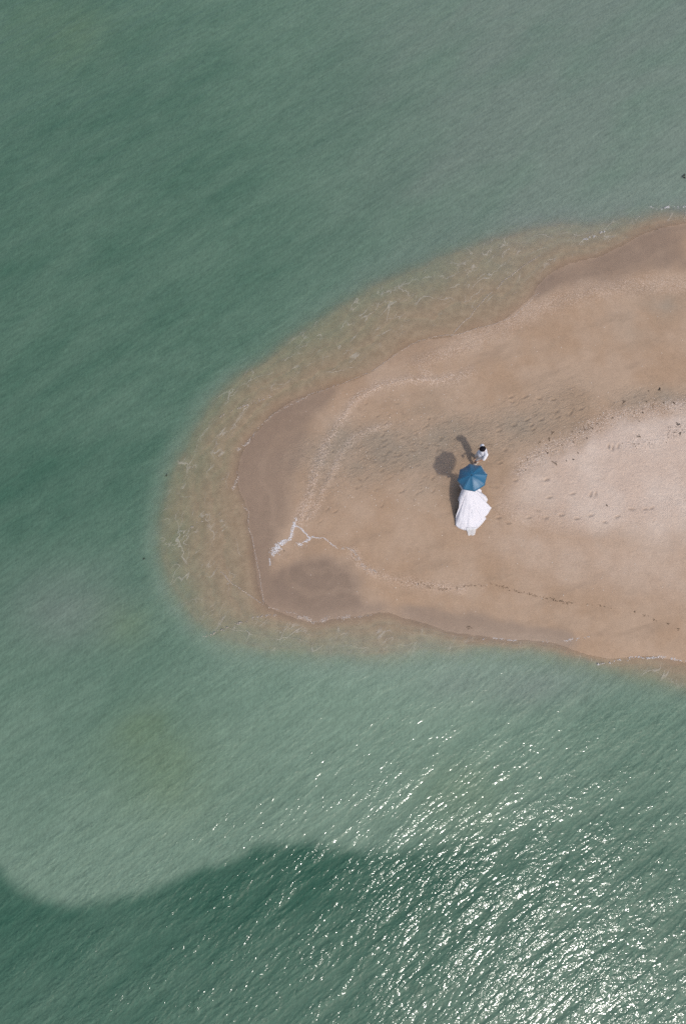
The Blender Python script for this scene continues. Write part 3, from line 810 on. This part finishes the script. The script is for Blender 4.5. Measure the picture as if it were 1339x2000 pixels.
u_ = Vector((0, 0, 1)); sd_ = u_.cross(hf).normalized(); uu = hf.cross(sd_)
RR = Matrix((hf, sd_, uu)).transposed()
ellipsoid(bm, hc + uu * .038 - hf * .012, (.132, .118, .115), RR); ellipsoid(bm, hc - hf * .045 - uu * .01, (.075, .088, .085), RR)
ellipsoid(bm, hc + hf * .06 + uu * .085, (.045, .07, .028), RR)
hm = fuse('hair', bm, .009, 2)
for v in hm.vertices:
    v.co = v.co + v.normal * .004 * math.sin(v.co.x * 120 + v.co.y * 90) * math.sin(v.co.z * 70)
link('hair', hm, M_hair, me_)
face_parts(me_, hc, hf, 1.0, Vector((0, 0, 0)), M_eye, M_lip)
# small pouch in that hand
hp = base + wri[1] + (wri[1] - elb[1]).normalized() * .10
pch = empty('pouch', hp + Vector((0, 0, -.06)))
tag(pch, 'small dark brown pouch held by the person in the white shirt', 'pouch')
bm = bmesh.new(); ellipsoid(bm, (0, 0, 0), (.065, .055, .05)); ellipsoid(bm, (.0, .0, .02), (.055, .06, .035))
link('bag', fuse('bag', bm, .008, 2), simple('brown_leather', (.085, .035, .022), .6, .3, .3, 40), pch)
bm = bmesh.new(); bmesh.ops.create_uvsphere(bm, u_segments=14, v_segments=6, radius=1)
bmesh.ops.transform(bm, matrix=Matrix.Translation((0, 0, .035)) @ Matrix.Diagonal((.060, .063, .02, 1)), verts=bm.verts)
m_ = bpy.data.meshes.new('rim'); bm.to_mesh(m_); bm.free(); M_black = simple('black_leather', (.012, .012, .014), .5, .4, .2, 60)
link('flap', m_, M_black, pch)
V, F = [], []
wl = wri[1] + base - pch.location
strand(V, F, (0, .02, .05), math.atan2(wl.y, wl.x), .11, .008, .15, .03)
link('strap', pydata('strap', V, F), M_black, pch)

# ---- umbrella
gzb = ground_z(5.1, 7.1)
RIM_Z = 1.93 + gzb
Rc = G(921.3, 932.6, RIM_Z); Ap = G(919.8, 927.6, RIM_Z + .28)
AX = (Ap - Rc).normalized()
side = Vector((1, 0, 0)) - AX * AX.x; side.normalize(); fwd = AX.cross(side)
ub = empty('umbrella', Rc - AX * .86)
tag(ub, 'open blue eight-panel umbrella over the person in the white dress', 'umbrella')
ub_o = ub.location.copy()
RU, HU, PH = .60, .28, math.radians(6)
def rib_pt(k_, r):
    a = PH + k_ * math.pi / 4
    z = HU * (1 - (r ** 1.75))
    return Rc + (side * math.cos(a) + fwd * math.sin(a)) * RU * r + AX * z
M_can = NT('blue_canopy'); _t = M_can
_p = _t.n('BsdfPrincipled'); _w = _t.noise(_t.coord(), 260, 2); _v = _t.noise(_t.coord(), 9, 3)
_c = _t.mix(_v, (.012, .100, .185, 1), (.016, .112, .205, 1)); _t.l(_c, _p.inputs['Base Color'])
_p.inputs['Roughness'].default_value = .48; _p.inputs['Specular IOR Level'].default_value = .65; _p.inputs['Sheen Weight'].default_value = .25
_p.inputs['Sheen Roughness'].default_value = .4
_t.l(_t.bump(_t.math('ADD', _t.math('MULTIPLY', _w, .1), _v), .006), _p.inputs['Normal'])
_t.l(_p.outputs[0], _t.out.inputs[0]); M_can = M_can.m
M_steel = simple('dark_steel', (.03, .03, .035), .35, .6, .1)
for k_ in range(8):
    V, F = [], []; nr, na = 10, 9
    for i in range(nr + 1):
        r = .02 + .98 * i / nr
        p, q = rib_pt(k_, r), rib_pt(k_ + 1, r)
        for j in range(na + 1):
            tt = j / na; bow = math.sin(tt * math.pi)
            c_ = p.lerp(q, tt)
            inward = (Rc - c_); inward -= AX * inward.dot(AX)
            c_ = c_ - AX * .036 * bow * r ** 1.2 + inward * .018 * bow * r ** 2.5
            V.append(c_ - ub_o)
    for i in range(nr):
        for j in range(na):
            a = i * (na + 1) + j; F.append((a, a + 1, a + na + 2, a + na + 1))
    o = link('canopy_panel', pydata('canopy_panel', V, F), M_can, ub)
    md = o.modifiers.new('thick', 'SOLIDIFY'); md.thickness = .0015
for k_ in range(8):
    V, F = [], []
    for i in range(9):
        p = rib_pt(k_, .03 + .97 * i / 8) - AX * .006 - ub_o
        for dx_, dy_ in ((.003, 0), (0, .003), (-.003, 0), (0, -.003)): V.append(p + side * dx_ + fwd * dy_)
    for i in range(8):
        for j in range(4): F.append((i * 4 + j, i * 4 + (j + 1) % 4, i * 4 + 4 + (j + 1) % 4, i * 4 + 4 + j))
    rb_ = link('rib', pydata('rib', V, F), M_steel, ub)
    bm = bmesh.new(); e = rib_pt(k_, 1.0) - ub_o; dd = (rib_pt(k_, 1.0) - rib_pt(k_, .9)).normalized()
    capsule(bm, e - dd * .01, e + dd * .018, .005, .004, 8); m_ = bpy.data.meshes.new('rib_tip'); bm.to_mesh(m_); bm.free(); link('rib_tip', m_, M_steel, rb_)
    bm = bmesh.new(); capsule(bm, rib_pt(k_, .5) - AX * .008 - ub_o, Rc - AX * .10 - ub_o, .0025, .0025, 6)
    m_ = bpy.data.meshes.new('strut'); bm.to_mesh(m_); bm.free(); link('strut', m_, M_steel, ub)
def cap_part(name, a, b, ra, rb, mat):
    bm = bmesh.new(); capsule(bm, Vector(a) - ub_o, Vector(b) - ub_o, ra, rb, 10)
    m_ = bpy.data.meshes.new(name); bm.to_mesh(m_); bm.free()
    m_.polygons.foreach_set('use_smooth', [True] * len(m_.polygons)); return link(name, m_, mat, ub)
cap_part('shaft', Rc - AX * .72, Ap, .006, .006, M_steel)
cap_part('ferrule', Ap - AX * .005, Ap + AX * .055, .010, .005, M_steel)
cap_part('handle', Rc - AX * .86, Rc - AX * .70, .015, .014, M_black)
cap_part('runner', Rc - AX * .13, Rc - AX * .08, .013, .013, M_black)

# ---- person in the white dress
bb = Vector((5.10, 7.12, gzb))
pb = empty('person', bb)
tag(pb, 'person in a flowing white dress with long train, head hidden under the blue umbrella', 'person')
F2 = Vector((.25, .97, 0)).normalized(); S2 = Vector((0, 0, 1)).cross(F2)
def L2(f, s, z): return F2 * f + S2 * s + Vector((0, 0, z))
grip = (Rc - AX * .78) - bb
h2 = L2(.02, 0, 1.50); f2 = (F2 + Vector((0, 0, -.1))).normalized()
bm = bmesh.new(); r2 = Matrix.Rotation(math.atan2(F2.y, F2.x), 3, 'Z')
ellipsoid(bm, L2(0, 0, .92), (.12, .16, .13), r2); ellipsoid(bm, L2(0, 0, 1.08), (.095, .12, .14), r2); ellipsoid(bm, L2(0, 0, 1.22), (.10, .145, .13), r2)
capsule(bm, L2(-.01, 0, 1.28), L2(.01, 0, 1.42), .05, .045)
s2 = {1: L2(-.01, .16, 1.30), -1: L2(-.01, -.16, 1.30)}
ws = grip - (grip - s2[-1]).normalized() * .08
e2 = {1: L2(-.02, .24, 1.06), -1: s2[-1].lerp(ws, .5) + Vector((0, 0, -.14)) - S2 * .04}
w2 = {1: L2(.12, .26, .88), -1: ws}
for k_ in (1, -1):
    capsule(bm, L2(-.01, .06 * k_, 1.29), s2[k_], .055, .048); capsule(bm, s2[k_], e2[k_], .042, .034); capsule(bm, e2[k_], w2[k_], .034, .022)
    hand(bm, w2[k_], w2[k_] - e2[k_] if k_ > 0 else grip - ws, Vector((0, 0, 1)) if k_ < 0 else F2, .75 if k_ < 0 else .4, .9)
    capsule(bm, L2(0, .08 * k_, .88), L2(.03, .085 * k_, .47), .08, .05); capsule(bm, L2(.03, .085 * k_, .47), L2(0, .085 * k_, .08), .05, .034)
    capsule(bm, L2(-.03, .085 * k_, .035), L2(.14, .09 * k_, .025), .03, .02)
head(bm, h2, f2, .95)
link('body', fuse('body', bm, .009, 3), M_skin2, pb)
face_parts(pb, h2, f2, .95, Vector((0, 0, 0)), M_eye, M_lip)
bm = bmesh.new(); RR = Matrix((f2, Vector((0, 0, 1)).cross(f2), Vector((0, 0, 1)))).transposed()
ellipsoid(bm, h2 + Vector((0, 0, .035)) - f2 * .02, (.105, .09, .095), RR); ellipsoid(bm, h2 - f2 * .06 - Vector((0, 0, .03)), (.06, .08, .10), RR); ellipsoid(bm, h2 - f2 * .13 + Vector((0, 0, .0)), (.05, .05, .05), RR)
link('hair', fuse('hair', bm, .009, 2), M_hair, pb)
M_dress = NT('white_satin'); _t = M_dress; _p = _t.n('BsdfPrincipled')
_cr = _t.noise(_t.coord(math.radians(80), (.30, .07, .3)), 1.0, 4, .6, .6)
_p.inputs['Base Color'].default_value = (.62, .60, .625, 1); _p.inputs['Roughness'].default_value = .6; _p.inputs['Sheen Weight'].default_value = .2
_t.l(_t.bump(_cr, .022), _p.inputs['Normal'])
_tl = _t.n('BsdfTranslucent'); _tl.inputs[0].default_value = (.8, .77, .8, 1); _mx = _t.n('MixShader'); _mx.inputs[0].default_value = .08
_t.l(_p.outputs[0], _mx.inputs[1]); _t.l(_tl.outputs[0], _mx.inputs[2]); _t.l(_mx.outputs[0], _t.out.inputs[0]); M_dress = M_dress.m
bm = bmesh.new(); ellipsoid(bm, L2(0, 0, 1.07), (.105, .13, .13), r2); ellipsoid(bm, L2(.01, 0, 1.20), (.112, .152, .085), r2)
link('bodice', fuse('bodice', bm, .01, 2), M_dress, pb)

def skirt(name, outline, hidden, waist, wr, n=300, m=26, fold=.011, zoff=0.0, seed=1, drop=1.25):
    pts = [G(a, b, z + gzb) - bb for a, b, z in outline] + [Vector(h) for h in hidden]
    P = np.array([p[:] for p in pts + [pts[0]]])
    d = np.r_[0, np.cumsum(np.linalg.norm(np.diff(P, axis=0), axis=1))]
    tt = np.linspace(0, d[-1], n, endpoint=False)
    O = np.stack([np.interp(tt, d, P[:, i]) for i in range(3)], 1)
    Wc = np.array(waist)
    ang = np.unwrap(np.arctan2(O[:, 1] - Wc[1], O[:, 0] - Wc[0]))
    V = []; F = []
    ph = 5.0 * tt + 3.0 * np.sin(tt * 1.7 + seed) + 1.8 * np.sin(tt * 4.3 + 2 * seed)
    SS, JJ = np.meshgrid(np.linspace(0, 1, m + 1), np.arange(n), indexing='ij')
    PX = Wc[0] + (O[JJ, 0] - Wc[0]) * SS; PY = Wc[1] + (O[JJ, 1] - Wc[1]) * SS
    cr = fbm(PX * 5.5 + PY * .6, PY * 2.0, 3, 3.3 + seed); cr2 = fbm(PX * 11, PY * 6, 3, 8.8 + seed)
    for i in range(m + 1):
        s_ = i / m
        for j in range(n):
            w0 = Wc + np.array([math.cos(ang[j]) * wr, math.sin(ang[j]) * wr * .8, 0])
            p = w0 + (O[j] - w0) * s_
            z = w0[2] + (O[j, 2] - w0[2]) * (s_ ** drop)
            a = fold * s_ ** .8
            z += a * (math.sin(ph[j]) * .65 + .45 * math.sin(2.3 * ph[j] + 3 * s_ + seed)) + .02 * s_ * math.sin(7 * p[0] + 5 * p[1] * s_ + seed)
            z += s_ * (1 - s_ ** 5) * (.085 * cr[i, j] + .022 * cr2[i, j])
            if s_ > .85: z += .004 * math.sin(17 * tt[j]) * (s_ - .85) / .15
            V.append((p[0], p[1], max(z + zoff, .012 + .0 * s_)))
    for i in range(m):
        for j in range(n):
            F.append((i * n + j, i * n + (j + 1) % n, (i + 1) * n + (j + 1) % n, (i + 1) * n + j))
    o = link(name, pydata(name, V, F), M_dress, pb)
    md = o.modifiers.new('thick', 'SOLIDIFY'); md.thickness = .004
    return o
OUT = [(901,956,.85),(899,963,.80),(897,972,.75),(896,982,.68),(895.5,991,.60),(893,998,.45),(890,1006,.26),(889,1014,.13),(888.8,1022,.07),(889.5,1027,.06),
       (894,1030.5,.06),(900,1033.5,.07),(907,1035.5,.06),(915,1036,.07),(924,1034.5,.07),(932,1032,.08),(936,1027,.12),(939,1021,.18),(937,1016,.25),(945,1011,.30),(952,1004,.34),
       (956,997,.38),(959.5,991.5,.4),(953,990.5,.42),(947.5,989.5,.42),(947,986,.45),(950,980,.5),(952,976,.55),(949,969.5,.6),(944,965,.66),(939.5,961,.72),(940,957.5,.78),(935,953,.85)]
HID = [L2(.25, -.30, .30), L2(.36, -.22, .10), L2(.42, 0, .05), L2(.36, .22, .10), L2(.15, .30, .35)]
skirt('skirt', OUT, HID, L2(-.02, 0, 1.03), .13)
UND = [(930,1014,.18),(934,1010,.2),(941,1010,.24),(949.5,1012,.24),(945,1018,.2),(940,1024,.16),(935,1029.5,.12),(929,1032,.10)]
HID2 = [L2(-.45, .22, .25), L2(-.1, .2, .5), L2(-.1, -.2, .5)]
skirt('underskirt', UND, HID2, L2(-.25, -.05, .62), .10, 120, 14, .012, seed=4)
# veil end trailing from under the hem
V, F = [], []
for i in range(9):
    for j in range(9):
        a = 910 + 20 * j / 8 + (i / 8) * (3.5 - 7 * j / 8); b = 1031 + 14.5 * i / 8 + math.sin(j * 1.4) * i / 8
        p = G(a, b, gzb + .16 * (1 - i / 8) + .03 + .012 * math.sin(j * 2.1 + i)) - bb; V.append(p)
for i in range(8):
    for j in range(8): F.append((i * 9 + j, i * 9 + j + 1, i * 9 + j + 10, i * 9 + j + 9))
vo = link('veil', pydata('veil', V, F), simple('tulle', (.66, .66, .66), .9, .1, .25, 40, trans=.42), pb)
